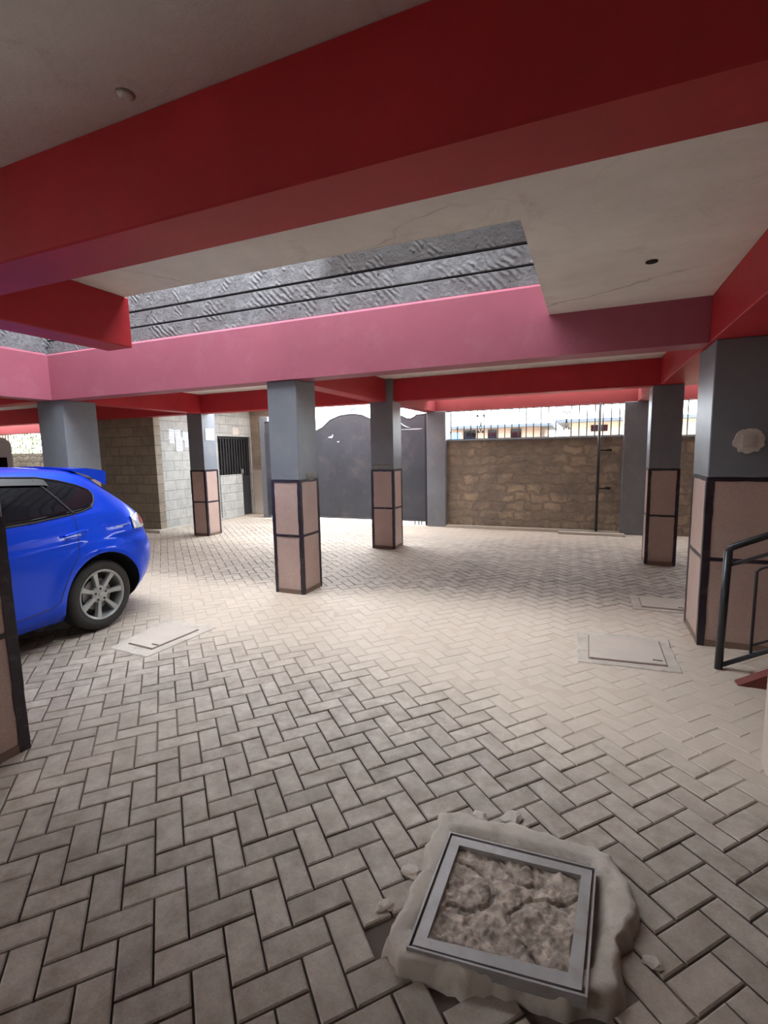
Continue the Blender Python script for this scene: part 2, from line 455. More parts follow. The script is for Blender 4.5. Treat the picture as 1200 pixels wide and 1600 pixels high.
while z < HW:
    h = (.165, .17, .185, .2)[k % 4] if k < 4 else .2
    x = WX0-.2+random.random()*.1
    b.box(WX0-.25, WX1+.25, 4.248+random.uniform(-.006, .006), 4.43, z, z+h-.014, .006)
    z += h; k += 1
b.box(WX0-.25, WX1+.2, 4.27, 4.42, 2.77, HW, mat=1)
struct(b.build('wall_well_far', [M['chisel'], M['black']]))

b = MB(); b.box(-16.6, 5.3, -3.2, -3.0, -.02, ZC); struct(b.build('wall_back', M['beige']))
b = MB(); b.box(5.1, 5.3, -3.0, 9.6, -.02, ZC); struct(b.build('wall_right', M['beige']))
b = MB(); b.box(-16.7, -16.5, -3.0, 9.6, -.02, ZC); struct(b.build('wall_left', M['block_tan']))

# perimeter wall of rubble with coping
b = MB(); b.box(-2.5, 5.2, 9.12, 9.34, -.02, 1.63); struct(b.build('wall_far_right', M['rubble']))
b = MB(); b.box(-2.5, .53, 9.09, 9.36, 1.63, 1.665, .006); b.box(.89, 5.2, 9.09, 9.36, 1.60, 1.635, .006)
struct(b.build('trim_1', M['grey']))
b = MB(); b.box(-2.5, .55, 8.98, 9.12, -.02, .045, .02, 2); b.box(-.45, .6, 8.80, 8.98, -.02, .035, .015, 2)
tag(b.build('kerb', M['lid_conc']), 'low sandy concrete kerb along the foot of the rubble stone wall', 'kerb')

# left outer wall (far left) with grille window above
b = MB(); b.box(-16.5, -10.95, 9.0, 9.2, -.02, 1.6); struct(b.build('wall_far_left', M['rubble']))

# stone guard room
b = MB(); b.box(-10.95, -7.65, 6.98, 7.13, -.02, ZC); struct(b.build('wall_room_front', M['block_front']))
b = MB(); b.box(-7.8, -7.65, 7.13, 8.70, -.02, 2.50); b.box(-7.8, -7.65, 8.70, 9.86, 1.88, 2.50)
struct(b.build('wall_room_side', M['block_side']))
b = MB(); b.box(-7.80, -7.62, 8.70, 9.45, -.02, 1.0); b.box(-7.8, -7.66, 9.862, 9.9, -.02, 2.5)
struct(b.build('wall_low', M['block_side']))
b = MB(); b.box(-10.95, -6.75, 9.9, 10.05, -.02, 2.5); struct(b.build('wall_gate_left', [M['block_tan']]))
b = MB(); b.box(-7.64, -6.76, 9.885, 9.9, -.02, 1.08); struct(b.build('trim_2', M['lid_conc']))
b = MB(); b.prism([(-10.9, 6.82), (-7.52, 6.82), (-7.52, 8.6), (-7.645, 8.6), (-7.645, 6.975), (-10.9, 6.975)], 'z', -.01, .05)
tag(b.build('plinth', M['concrete']), 'pale concrete plinth around the foot of the block-walled guard room', 'plinth')

# ------------------------------------------------------------------ beams
def beam(x0, x1, y0, y1, z0, z1, label, mat='red', chamfer=None):
    cx, cy = (x0+x1)/2, (y0+y1)/2
    b = MB()
    if chamfer == 'front':
        b.prism([(y0, z0), (y1, z0), (y1, z1), (y0+.042, z1), (y0, z1-.03)], 'x', x0, x1)
    elif chamfer == 'right':
        b.prism([(x0, z0), (x1, z0), (x1, z1-.03), (x1-.042, z1), (x0, z1)], 'y', y0, y1)
    else:
        b.box(x0, x1, y0, y1, z0, z1, .006)
    o = b.build('beam', M[mat])
    return tag(o, label, 'beam', 'red painted concrete beams')
beam(-16.5, 5.1, 1.22, 1.45, ZB, ZC, 'wide dark red beam crossing the top of the view, nearest the camera')
beam(-6.55, .77, 4.2, 4.43, ZB, 2.775, 'long pink beam below the chiselled stone courses, resting on the middle tiled column', 'pink_red', 'front')
beam(.77, 5.1, 4.2, 4.43, ZB, ZC, 'red beam running right from the switch column')
beam(-16.5, -6.55, 4.2, 4.43, ZB, ZC, 'red beam running left behind the column beyond the blue car')
beam(-13, 5.1, 6.8, 7.03, ZB, ZC, 'red cross beam over the three far tiled columns')
beam(-2.95, 5.1, 9.1, 9.33, ZB, ZT, 'red lintel beam directly above the barred opening of the rubble wall', 'dull_red')
beam(-3.0, -2.77, 4.43, 6.8, ZB, ZC, 'red beam running back from the middle tiled column to the column before the gate')
beam(-2.95, -2.72, 7.03, 9.1, ZB, ZC, 'short bright red beam from the column before the gate to the grey gate pillar', 'dull_red')
beam(-3.08, -2.85, 1.45, 2.48, ZB, ZC, 'short dark red beam stub with a free end at upper left')
beam(-6.53, -6.30, 1.45, 4.2, ZB, 2.775, 'pink beam at the left edge meeting the long pink beam at a corner', 'pink_red', 'right')
beam(-6.53, -6.30, 4.43, 6.8, ZB, ZC, 'orange-red beam running back from behind the car to the noticed column')
beam(.77, 1.17, 1.45, 4.2, ZB, ZC, 'red beam coming forward from the switch column along the right edge')
beam(.77, 1.17, 4.43, 6.8, ZB, ZC, 'red beam between the switch column and the smaller column behind it')
beam(-16.5, -10.95, 8.95, 9.18, 2.17, ZC, 'dark red lintel beam over the far left grille', 'dull_red')
beam(.72, .95, 7.03, 9.1, ZB, ZC, 'short red beam from the right far column to the perimeter pillar', 'dull_red')

# ------------------------------------------------------------------ tiled columns
def strip(bm, P0, P1, w, nrm, t):
    """hand-painted strip from P0 to P1 of width w on a plane with normal nrm, thickness t"""
    P0 = Vector(P0); P1 = Vector(P1); nrm = Vector(nrm); d = (P1-P0); L = d.length; d.normalize(); s_ = d.cross(nrm)
    K = max(2, int(L/.06)); rows = []
    for i in range(K+1):
        p = P0+d*L*i/K
        j1 = random.uniform(-.003, .003) if 0 < i < K else 0; j2 = random.uniform(-.003, .003) if 0 < i < K else 0
        a = p-s_*(w/2+j1); c_ = p+s_*(w/2+j2)
        rows.append([bm.verts.new(q) for q in (a, c_, c_+nrm*t, a+nrm*t)])
    for i in range(K):
        A, B = rows[i], rows[i+1]
        for j in range(4):
            bm.faces.new((A[j], A[(j+1) % 4], B[(j+1) % 4], B[j]))
    bm.faces.new(rows[0][::-1]); bm.faces.new(rows[-1])
def column(x0, x1, y0, y1, label, ztop=2.2, h1=1.2, hm=.62, tw=.035, solid=None, extra=None):
    """tiled column: painted shaft, two rows of tiles on each face, dark trim"""
    cx, cy = (x0+x1)/2, (y0+y1)/2
    w, d = (x1-x0)/2, (y1-y0)/2
    root = empty('column', (cx, cy, 0))
    ins = .012
    b = MB(); b.box(-w+ins, w-ins, -d+ins, d-ins, -.01, h1); b.box(-w+.002, w-.002, -d+.002, d-.002, h1, ztop, .006)
    b.build('shaft', M['grey'], root)
    F = [((0, -1, 0), w, lambda u, o: (u, -d+ins-o)), ((1, 0, 0), d, lambda u, o: (w-ins+o, u)), ((0, 1, 0), w, lambda u, o: (-u, d-ins+o)), ((-1, 0, 0), d, lambda u, o: (-w+ins-o, -u))]
    tr = bmesh.new()
    for nrm, hw, fn in F:
        for (z0, z1) in ((.045, hm-.012), (hm+.012, h1-.02)):
            p = [fn(-hw+.03, 0), fn(hw-.03, .010)]
            b = MB()
            xa, xb = sorted((p[0][0], p[1][0])); ya, yb = sorted((p[0][1], p[1][1]))
            b.box(xa, xb, ya, yb, z0, z1, .003)
            b.build('tile', M['tile'], root)
        # dark frame: two verticals, top and middle bands
        for u in (-hw+tw/2, hw-tw/2):
            q = fn(u, .006); strip(tr, (*q, 0.0), (*q, h1), tw, nrm, .008)
        for zz, ww in ((h1-.012, .028), (hm, .024)):
            qa = fn(-hw+tw, .006); qb = fn(hw-tw, .006)
            strip(tr, (*qa, zz), (*qb, zz), ww, nrm, .007)
    b = MB(); b.bm.free(); b.bm = tr
    b.build('trim', M['trim'], root)
    b = MB()
    for nrm, hw, fn in F:
        q0 = fn(-hw+.03, 0); q1 = fn(hw-.03, .012)
        xa, xb = sorted((q0[0], q1[0])); ya, yb = sorted((q0[1], q1[1]))
        b.box(xa, xb, ya, yb, -.005, .045)
    b.build('skirting', M['tile_brown'], root)
    tag(root, label, 'column', 'grey columns clad in beige tiles below')
    return root
cC = column(-3.05, -2.70, 4.235, 4.61, 'grey column with beige tiled foot, standing alone in the middle of the yard', 2.2)
b = MB(); b.box(-.173, .173, .022, .185, 2.2, 2.52); b.build('shaft_head', M['grey'], cC)
# mortar lump on top of the tiling
def lump(parent, x, y, z, sx, sy, sz, name='mortar_patch'):
    b = MB(); bmesh.ops.create_icosphere(b.bm, subdivisions=3, radius=1)
    for v in b.bm.verts:
        n_ = 1+.25*noise.noise(v.co*2.3+Vector((x, y, z)))
        v.co = Vector((v.co.x*sx*n_+x, v.co.y*sy*n_+y, v.co.z*sz*n_+z))
    return b.build(name, M['white_plaster'] if name != 'mortar_patch' else M['grey_mortar'], parent, True)
M['grey_mortar'] = paint('grey_mortar', (.25, .25, .24), .8, .1, 8, None, 0, 40, .5)
lump(cC, .17, .04, 1.235, .02, .10, .05)
cD = column(-3.03, -2.66, 6.74, 7.09, 'narrow tiled column standing in front of the dark steel gate', ZC-.003)
lump(cD, -.01, -.175, 1.25, .16, .014, .03)
cB = column(-6.68, -6.34, 6.84, 7.18, 'tiled column with a white notice, beside the block-walled guard room', ZC-.003)
cE = column(.69, 1.03, 6.80, 7.14, 'right-hand far tiled column, just left of the big switch column', ZB)
b = MB(); b.box(-.168, .04, -.11, .16, ZB, ZC-.003); b.build('shaft_head', M['grey'], cE)
cR = column(.79, 1.32, 4.10, 4.64, 'thick tiled column at the right edge carrying a light switch', ZB, 1.245, .655, .045)
b = MB(); b.box(-.263, -.02, -.268, -.10, 2.2, 2.2); b.bm.free()
cF = column(-2.96, -2.605, 1.09, 1.445, 'nearest tiled column cut off by the left edge, in front of the car', ZB, 1.2, .62, .05)
cG = column(-6.66, -6.16, 4.235, 4.7, 'column behind the blue car, under the corner of the pink beams', ZB)
def pillar(x0, x1, y0, y1, label, zt=ZB):
    b = MB(); cx, cy = (x0+x1)/2, (y0+y1)/2
    b.box(x0-cx, x1-cx, y0-cy, y1-cy, -.01, zt, .008)
    o = b.build('pillar', M['grey']); o.location = (cx, cy, 0)
    return tag(o, label, 'pillar', 'plain grey perimeter pillars')
pillar(-2.87, -2.50, 9.02, 9.42, 'plain grey pillar between the gate and the rubble stone wall', ZB)
pillar(.53, .89, 9.02, 9.42, 'plain grey pillar at the right end of the rubble wall, behind the far right column', ZB)
pillar(-6.95, -6.72, 9.30, 9.62, 'plain grey gate pillar on the left, hidden mostly behind the middle column', 2.3)

# ------------------------------------------------------------------ switch and patch on the right column
t = empty('light_switch', (1.02, 4.098, 1.50))
b = MB()
K = 40
outl = []
for i in range(K):
    a = 2*math.pi*i/K
    rr = 1+.18*noise.noise(Vector((math.cos(a)*2.6, math.sin(a)*2.6, 4)))+.10*noise.noise(Vector((math.cos(a)*7, math.sin(a)*7, 1)))
    outl.append((.088*rr*math.cos(a), .085*rr*math.sin(a)))
b.prism(outl, 'y', -.008, .004); b.build('plaster_patch', M['white_plaster'], t)
b = MB(); b.box(-.045, .045, -.022, -.008, -.045, .045, .004, 2); b.build('switch_plate', M['switch'], t)
b = MB(); b.box(-.03, .025, -.03, -.022, -.028, .022, .003, 2); b.build('rocker', M['switch'], t)
tag(t, 'square light switch in a rough plaster patch on the thick right column', 'switch')

# ------------------------------------------------------------------ gate
def gy(y): return y
GY = 9.17
t = empty('gate', (-4.9, GY, 0))
main = [(-6.70, .07), (-3.76, .07), (-3.76, 1.99), (-3.9, 2.02), (-4.08, 2.12), (-4.29, 2.215), (-4.44, 2.24), (-4.62, 2.245), (-4.81, 2.225), (-5.04, 2.15), (-5.23, 2.0), (-5.4, 1.93), (-5.6, 2.02), (-5.8, 2.12), (-6.2, 2.17), (-6.70, 2.17)]
ped = [(-3.74, .07), (-2.95, .07), (-2.95, 2.17), (-3.12, 2.17), (-3.17, 2.13), (-3.24, 2.10), (-3.32, 2.105), (-3.42, 2.155), (-3.55, 2.16), (-3.66, 2.08), (-3.74, 1.99)]
def gate_leaf(pts, holes, name):
    pts = [(p[0]+4.9, p[1]) for p in pts]
    b = MB(); b.prism(pts, 'y', -.004, .004)
    x0 = min(p[0] for p in pts); x1 = max(p[0] for p in pts)
    o = b.build(name, M['gate'], t)
    fr = MB(); fr.box(x0, x0+.04, -.03, -.004, .07, 1.93); fr.box(x1-.04, x1, -.03, -.004, .07, 1.93)
    fr.box(x0+.04, x1-.04, -.03, -.004, .07, .11)
    fr.tube([(p[0], 0, p[1]) for p in pts[2:]], .013, 6)
    fr.build('frame', M['gate'], o)
    for (hx, hz, hw, hh) in holes:
        h = MB(); h.prism([(hx-hw, hz-hh*.4), (hx+hw*.6, hz-hh), (hx+hw, hz+hh*.7), (hx+.2*hw, hz+hh), (hx-hw*.7, hz+hh*.3)], 'y', -.006, .006)
        h.build('sky_hole', M['paper'], o)  # pale plate standing in for bright sky seen through a hole
    return o
lf = gate_leaf(main, [(-.14, 1.79, .06, .02), (0.04, 1.69, .03, .013), (-.09, 1.82, .015, .03)], 'gate_leaf')
rf = gate_leaf(ped, [(1.66, 1.895, .27, .009)], 'gate_leaf')
b = MB(); b.tube([(1.46, -.012, 2.02), (1.50, -.012, 1.98), (1.58, -.012, 1.94), (1.66, -.012, 1.925)], [.004, .012, .010, .003], 6); b.build('scroll', M['paper'], rf)  # pale streak standing in for brightness through the scroll opening
b = MB(); b.box(1.955, 2.025, -.05, .03, -.01, 2.19, .005); b.build('gate_post', M['gate_dark'], t)
for x in (1.72, 1.80, 1.86):
    b = MB(); b.box(x, x+.02, -.02, -.004, -.01, .12); b.build('drop_bolt', M['gate_dark'], rf)
tag(t, 'dark grey sheet steel gate with a humped top edge', 'gate')

# ------------------------------------------------------------------ barred openings above the walls
def grille(x0, x1, y, z0, z1, nb, scrolls, label, heads=()):
    t = empty('window_grille', ((x0+x1)/2, y, z0)); cx = (x0+x1)/2
    H = z1-z0
    b = MB()
    b.box(x0-cx, x1-cx, -.008, .008, .0, .012); b.box(x0-cx, x1-cx, -.008, .008, H-.012, H)
    b.build('frame', M['iron'], t)
    for i in range(nb):
        x = x0+(x1-x0)*(i+.5)/nb-cx
        if any(abs(x+cx-s_) < .06 for s_ in scrolls): continue
        b = MB(); b.tube([(x, 0, .01), (x, 0, H-.01)], .010, 6)
        b.build('bar', M['iron'], t)
    for s_ in scrolls:
        x = s_-cx; b = MB()
        for sg in (-1, 1):
            for zc, rr, up_ in ((H*.78, .048, 1), (H*.28, .040, -1)):
                pts = []
                for k in range(22):
                    a = k/21*4.6; r_ = rr*(1-.72*k/21)
                    pts.append((x+sg*(rr*1.05-r_*math.cos(a)), 0, zc+up_*r_*math.sin(a)))
                b.tube(pts, .0065, 5)
                b.tube([(x+sg*rr*.95, -.004, zc+up_*.01), (x+sg*rr*.95, .012, zc+up_*.01)], .016, 8)
            b.tube([(x+sg*.002, 0, H*.78), (x+sg*.02, 0, H*.6), (x, 0, H*.5), (x+sg*.02, 0, H*.4), (x, 0, H*.28)], .006, 5)
        b.tube([(x, 0, H*.45), (x, 0, H*.58)], [.02, .012], 6)
        b.build('scroll', M['iron'], t)
    for hx, hz in heads:
        b = MB(); b.tube([(hx-cx, -.01, hz-z0-.02), (hx-cx, -.01, hz-z0+.02)], [.010, .02], 6); b.build('collar', M['iron'], t)
    return tag(t, label, 'window grille', 'black iron grilles above the perimeter walls')
grille(-2.5, .53, 9.2, 1.665, 2.20, 24, (-1.87, -.37), 'wide black barred grille with scrolls above the rubble stone wall', ((-2.31, 1.86), (-2.05, 1.86), (-2.44, 1.80)))
grille(.89, 3.9, 9.2, 1.635, 2.20, 24, (1.95,), 'narrow glimpse of barred grille at right, between the two right columns')
grille(-16.4, -12.6, 9.08, 1.60, 2.17, 30, (-14.62,), 'sunlit barred grille beyond the column behind the car, at far left')

# drain pipe in front of rubble wall
t = empty('drain_pipe', (.16, 8.98, 0))
b = MB(); b.tube([(0, 0, 0.045), (0, 0, 2.2)], .022, 10); b.build('pipe', M['iron'], t)
for z in (1.42, .78):
    b = MB(); b.box(-.03, .16, .0, .03, z-.012, z+.012); b.box(.12, .2, .03, .135, z-.02, z+.02); b.build('bracket', M['iron'], t)
tag(t, 'thin dark vertical pipe in front of the right part of the rubble wall', 'pipe')

# ------------------------------------------------------------------ guard room door and notices
t = struct(empty('door_1', (-7.72, 9.28, 0)))
b = MB(); b.box(-.02, .01, -.57, -.545, 0, 1.86); b.box(-.02, .01, .545, .575, 0, 1.86); b.box(-.02, .01, -.545, .545, 1.83, 1.86); b.box(-.02, .01, .20, .545, .02, .95)
b.build('door_frame', M['iron'], t)
for i in range(12):
    y = -.52+i*.092
    b = MB(); b.box(-.012, .003, y, y+.045, 0.02, 1.83); b.build('bar', M['iron'], t)
b = MB(); b.box(.005, .02, .26, .29, 1.0, 1.12); b.box(.005, .02, .31, .33, 1.02, 1.1); b.build('latch', M['steel'], t)
b = MB(); b.box(-10.5, -8.4, 7.2, 9.9, 0.0, .02); struct(b.build('floor_room', M['lid_conc']))
b = MB(); b.box(-9.2, -9.1, 7.2, 9.9, 0.0, 2.5); struct(b.build('wall_room_inner', M['black']))
b = MB(); b.box(-10.95, -10.8, 7.13, 9.9, -.02, 2.5); struct(b.build('wall_room_left', M['block_front']))

def sheet(name, x, y, z, w, h, nrm, label, lines=4, mat='paper', tilt=0, group=None):
    """thin sheet on a wall; nrm 'x' faces +X, 'y' faces -Y"""
    t = empty(name, (x, y, z), R(90) if nrm == 'x' else 0)
    t.rotation_euler = (0, 0, R(90) if nrm == 'x' else 0)
    b = MB(); b.box(-w/2, w/2, -.002, 0, -h/2, h/2)
    o = b.build('page', M[mat], t); o.rotation_euler = (0, tilt, 0)
    if lines:
        for i in range(lines):
            b = MB(); zz = h*.32-i*h*.64/max(1, lines-1)
            b.box(-w*.38, w*(.38-.2*(i % 3 == 2)), -.003, -.002, zz-.006, zz+.004)
            q = b.build('printed_line', M['paper_ink'], t); q.rotation_euler = (0, tilt, 0)
    return tag(t, label, 'notice', group)
G = 'papers pasted on the guard room wall'
sheet('notice', -7.646, 7.40, 1.89, .13, .20, 'x', 'small white paper at the upper left of the guard room notices', 2, 'paper', .12, G)
sheet('notice', -7.646, 7.40, 1.75, .12, .07, 'x', 'tiny white slip under the left guard room notice', 1, 'paper', 0, G)
sheet('notice', -7.644, 7.56, 1.90, .15, .16, 'x', 'upper middle paper of the guard room notices', 3, 'paper', -.08, G)
sheet('notice', -7.642, 7.58, 1.70, .17, .28, 'x', 'tall long white paper hanging lowest among the guard room notices', 6, 'paper', .02, G)
sheet('notice', -7.646, 7.76, 1.86, .14, .18, 'x', 'paper at the upper right of the guard room notices', 4, 'paper', .1, G)
sheet('notice', -7.643, 7.84, 1.72, .22, .16, 'x', 'wide dark-printed paper at lower right of the guard room notices', 5, 'paper', -.03, G)
sheet('notice', -6.336, 7.02, 1.835, .22, .21, 'x', 'white square notice on the lit side of the column beside the guard room', 0)
sheet('sign_plate', -7.646, 9.33, 2.01, .22, .16, 'x', 'pale pinkish plate on the wall above the barred door', 0, 'paper_pink')
sheet('sign_plate', -7.20, 9.883, 1.36, .36, .16, 'y', 'wide pale plate on the short wall right of the barred door', 0, 'paper_pink')
t = empty('wall_box', (-7.17, 9.883, 1.13)); b = MB(); b.box(-.04, .04, -.03, 0, -.045, .045, .004); b.build('cover', M['switch'], t)
b = MB(); b.box(-.015, .015, -.036, -.03, -.02, .02, .002); b.build('button', M['paper'], t)
tag(t, 'small pale switch box below the wide plate near the barred door', 'switch')

# ------------------------------------------------------------------ covers set in the paving
# near inspection cover
t = empty('inspection_cover', (-.17, 1.43, 0))
ox, oy = -.17, 1.43
outer = COVERS['near']
b = MB(); bm = b.bm
fin = [(-.44, 1.635), (-.405, 1.61), (.075, 1.64), (.075, 1.635), (.04, 1.19), (-.43, 1.14)]
# apron: outline rings from ground up to the shoulder, finely divided
def dense(P, k):
    out = []
    for i in range(len(P)):
        a = Vector(P[i]); c_ = Vector(P[(i+1) % len(P)])
        for j in range(k): out.append(a.lerp(c_, j/k))
    return out
D = dense([Vector(p) for p in outer], 12)
cen = Vector((-.18, 1.43))
rings = []
for (s_, z) in ((1.03, -.012), (1.015, .018), (.995, .046), (.97, .056), (.93, .057), (.86, .054), (.80, .052), (.74, .015)):
    ring = []
    for p in D:
        q = cen+(p-cen)*s_
        nn_ = noise.noise(Vector((q.x*9, q.y*9, z*5)))*.022 + noise.noise(Vector((q.x*28, q.y*28, 1)))*.010
        q = q+(p-cen).normalized()*nn_*(1.6 if s_ > .9 else 0)
        ring.append(bm.verts.new((q.x-ox, q.y-oy, z+(noise.noise(Vector((q.x*14, q.y*14, 5)))*.007+noise.noise(Vector((q.x*45, q.y*45, 5)))*.003 if z > 0 else 0))))
    rings.append(ring)
k = len(D)
for a_, c_ in zip(rings, rings[1:]):
    for i in range(k):
        bm.faces.new((a_[i], a_[(i+1) % k], c_[(i+1) % k], c_[i]))
bm.faces.new(rings[-1])
b.build('concrete_surround', M['concrete'], t, True)
def ringframe(b, O, I, z0, z1):
    bm = b.bm
    vo0 = [bm.verts.new((p[0]-ox, p[1]-oy, z0)) for p in O]; vo1 = [bm.verts.new((p[0]-ox, p[1]-oy, z1)) for p in O]
    vi0 = [bm.verts.new((p[0]-ox, p[1]-oy, z0)) for p in I]; vi1 = [bm.verts.new((p[0]-ox, p[1]-oy, z1)) for p in I]
    for i in range(len(O)):
        j = (i+1) % len(O)
        for q in ((vo0[i], vo0[j], vo1[j], vo1[i]), (vo1[i], vo1[j], vi1[j], vi1[i]), (vi1[i], vi1[j], vi0[j], vi0[i]), (vi0[i], vi0[j], vo0[j], vo0[i])):
            bm.faces.new(q)
O1 = [(-.435, 1.610), (.068, 1.635), (.040, 1.200), (-.440, 1.150)]
def ins(P, d):
    c_ = Vector((sum(p[0] for p in P)/4, sum(p[1] for p in P)/4)); out = []
    for p in P:
        v = Vector(p)-c_; out.append((c_.x+v.x-math.copysign(d, v.x), c_.y+v.y-math.copysign(d, v.y)))
    return out
b = MB(); ringframe(b, O1, ins(O1, .006), .03, .068); ringframe(b, ins(O1, .014), ins(O1, .048), .03, .066)
b.build('steel_frame', M['steel'], t)
b = MB(); P = ins(O1, .0055)
ringframe(b, P, ins(O1, .0145), .03, .054); b.build('frame_gap', M['tile_brown'], t)
# rough broken lid surface
b = MB(); I_ = ins(O1, .046); N = 90
gv = []
for j in range(N+1):
    row = []
    for i in range(N+1):
        u, v = i/N, j/N
        p = (Vector(I_[3])*(1-u)+Vector(I_[2])*u)*(1-v)+(Vector(I_[0])*(1-u)+Vector(I_[1])*u)*v
        h = noise.fractal(Vector((p.x*16, p.y*16, 2)), .8, 2.1, 5)
        h2 = noise.noise(Vector((p.x*55, p.y*55, 7)))
        crack = abs(noise.noise(Vector((p.x*6, p.y*6, 11))))
        z = .048+.014*h+.004*h2-(.010 if crack < .03 else 0)
        z = max(.032, min(z, .063))
        row.append(b.bm.verts.new((p.x-ox, p.y-oy, z)))
    gv.append(row)
for j in range(N):
    for i in range(N):
        b.bm.faces.new((gv[j][i], gv[j][i+1], gv[j+1][i+1], gv[j+1][i]))
M['rough_lid'] = paint('rough_broken_concrete', (.42, .355, .305), .95, .42, 22, (.24, .19, .15), .5, 60, 1.0)
b.build('lid', M['rough_lid'], t, True)
tag(t, 'rough square inspection cover in a raised broken concrete surround, nearest the camera', 'inspection cover')
# broken chunks beside it
for i, (x, y, s_, w_) in enumerate(((-.53, 1.45, .025, 'left of the raised cover'), (-.24, 1.83, .035, 'just beyond the raised cover'), (-.36, 1.79, .028, 'at the far left corner of the raised cover'), (.215, 1.42, .02, 'right of the raised cover'), (-.57, 1.30, .022, 'at the near left corner of the raised cover'))):
    b = MB(); bmesh.ops.create_icosphere(b.bm, subdivisions=2, radius=1)
    for v in b.bm.verts:
        f_ = 1+.5*noise.noise(v.co*1.5+Vector((i*3, 0, 0)))
        v.co = Vector((v.co.x*s_*1.5*f_, v.co.y*s_*f_, v.co.z*s_*.45*f_))
    o = b.build('concrete_chunk', M['concrete']); o.location = (x, y, s_*.3); o.rotation_euler = (0, 0, i)
    tag(o, 'broken concrete chunk '+w_, 'rubble', 'broken chunks around the raised cover')

def flush_cover(P, pad, label, lift=.012, pads=None):
    cx = sum(p[0] for p in P)/4; cy = sum(p[1] for p in P)/4
    t = empty('inspection_cover', (cx, cy, 0))
    b = MB()
    O = []
    for p in P:
        v = Vector((p[0]-cx, p[1]-cy)); L = v.length
        O.append(v*(1+pad/L))
    Dn = dense(O, 8); bm = b.bm; A = []; B = []
    for q in Dn:
        s_ = 1+.05*noise.noise(Vector((q.x*6+cx, q.y*6+cy, 0)))
        A.append(bm.verts.new((q.x*s_*1.04, q.y*s_*1.04, -.01))); B.append(bm.verts.new((q.x*s_, q.y*s_, .006)))
    k = len(Dn)
    for i in range(k): bm.faces.new((A[i], A[(i+1) % k], B[(i+1) % k], B[i]))
    bm.faces.new(B)
    b.build('mortar_surround', M['concrete'], t)
    b = MB(); Q = [(p[0]-cx, p[1]-cy) for p in P]
    b.prism([(x*1.03, y*1.03) for x, y in Q], 'z', .004, .009); b.build('shadow_gap', M['tile_brown'], t)
    b = MB(); b.prism(Q, 'z', .004, .006+lift)
    bmesh.ops.bevel(b.bm, geom=[e for e in b.bm.edges], offset=.003, segments=1, affect='EDGES')
    b.build('lid', M['lid_conc'], t)
    b = MB(); e = (Q[1][0]*.8, Q[1][1]*.75)
    b.box(e[0]-.03, e[0]+.03, e[1]-.006, e[1]+.006, .006+lift-.002, .010+lift, .001); b.build('lift_slot', M['trim'], t)
    return tag(t, label, 'inspection cover', 'flat inspection covers set in the paving')
flush_cover([(-3.31, 2.62), (-3.04, 2.60), (-3.00, 3.04), (-3.40, 3.05)][0:4], .13, 'flat sandy inspection cover beside the rear wheel of the blue car')
flush_cover([(.05, 3.56), (.53, 3.60), (.53, 4.05), (.05, 4.01)], .10, 'larger flat inspection cover in front of the switch column')
flush_cover([(.50, 4.92), (.86, 4.92), (.86, 5.24), (.50, 5.22)], .10, 'small flat inspection cover beyond the larger one, left of the switch column')

# ceiling rose hole
b = MB(); b.tube([(0, 0, -.006), (0, 0, .0)], .032, 20); o = b.build('conduit_opening', M['black']); o.location = (.30, 3.29, ZC)
tag(o, 'small dark round conduit opening in the pale ceiling at right', 'conduit')
b = MB(); b.tube([(0, 0, -.03), (0, 0, .0)], [.012, .028], 10); o = b.build('plaster_knob', M['ceil']); o.location = (-1.27, 1.15, ZC); o.scale = (1, 1, .5)
o.data.materials[0] = M['ceil']
tag(o, 'small lump of plaster on the dim ceiling at upper left', 'plaster lump')

# ------------------------------------------------------------------ railing and steps at right
t = empty('stair_railing', (.84, 3.69, 0))
b = MB(); b.tube([(0, 0, -.005), (.012, 0, .80)], .024, 12); b.build('post', M['rail'], t)
dx = 1.6; sl = .46
b = MB(); b.tube([(.012, 0, .80), (.03, 0, .825), (.03+dx, 0, .825+dx*sl)], .022, 10); b.build('handrail', M['rail'], t)
b = MB(); b.tube([(.012, 0, .70), (.012+dx, 0, .70+dx*sl*.95)], .012, 8); b.build('middle_rail', M['rail'], t)
b = MB(); b.tube([(0, 0, .02), (dx, 0, .02+dx*.55)], .016, 8); b.build('bottom_rail', M['rail'], t)
for i in range(5):
    x = .17+i*.29
    b = MB()
    z0 = .04+x*.55; z1 = .66+x*.44
    b.tube([(x, 0, z0), (x, 0, z1-.06), (x+.02, 0, z1-.04), (x+.13, 0, z1+.01), (x+.13, 0, z0+.12), (x, 0, z0+.05)], .009, 6)
    b.build('baluster', M['rail'], t)
tag(t, 'dark metal stair railing rising off the right edge beside the switch column', 'railing')
t = empty('stairs', (.88, 3.5, 0))
b = MB(); b.prism([(0, -.01), (1.5, -.01), (1.5, .85), (1.35, .83)], 'y', -.04, .04); b.build('stringer', M['step_red'], t)
for i in range(5):
    b = MB(); b.box(.40+i*.27, .67+i*.27, .04, .16, -.01 if i == 0 else .17*i-.02, .17*(i+1)-.02, .004); b.build('step', M['step_red'], t)
tag(t, 'maroon painted stair side starting on the paving under the railing', 'stairs')
b = MB(); b.box(.785, .95, 2.47, 2.62, -.01, 1.1, .01); o = b.build('wall_pier', M['beige']); struct(o)

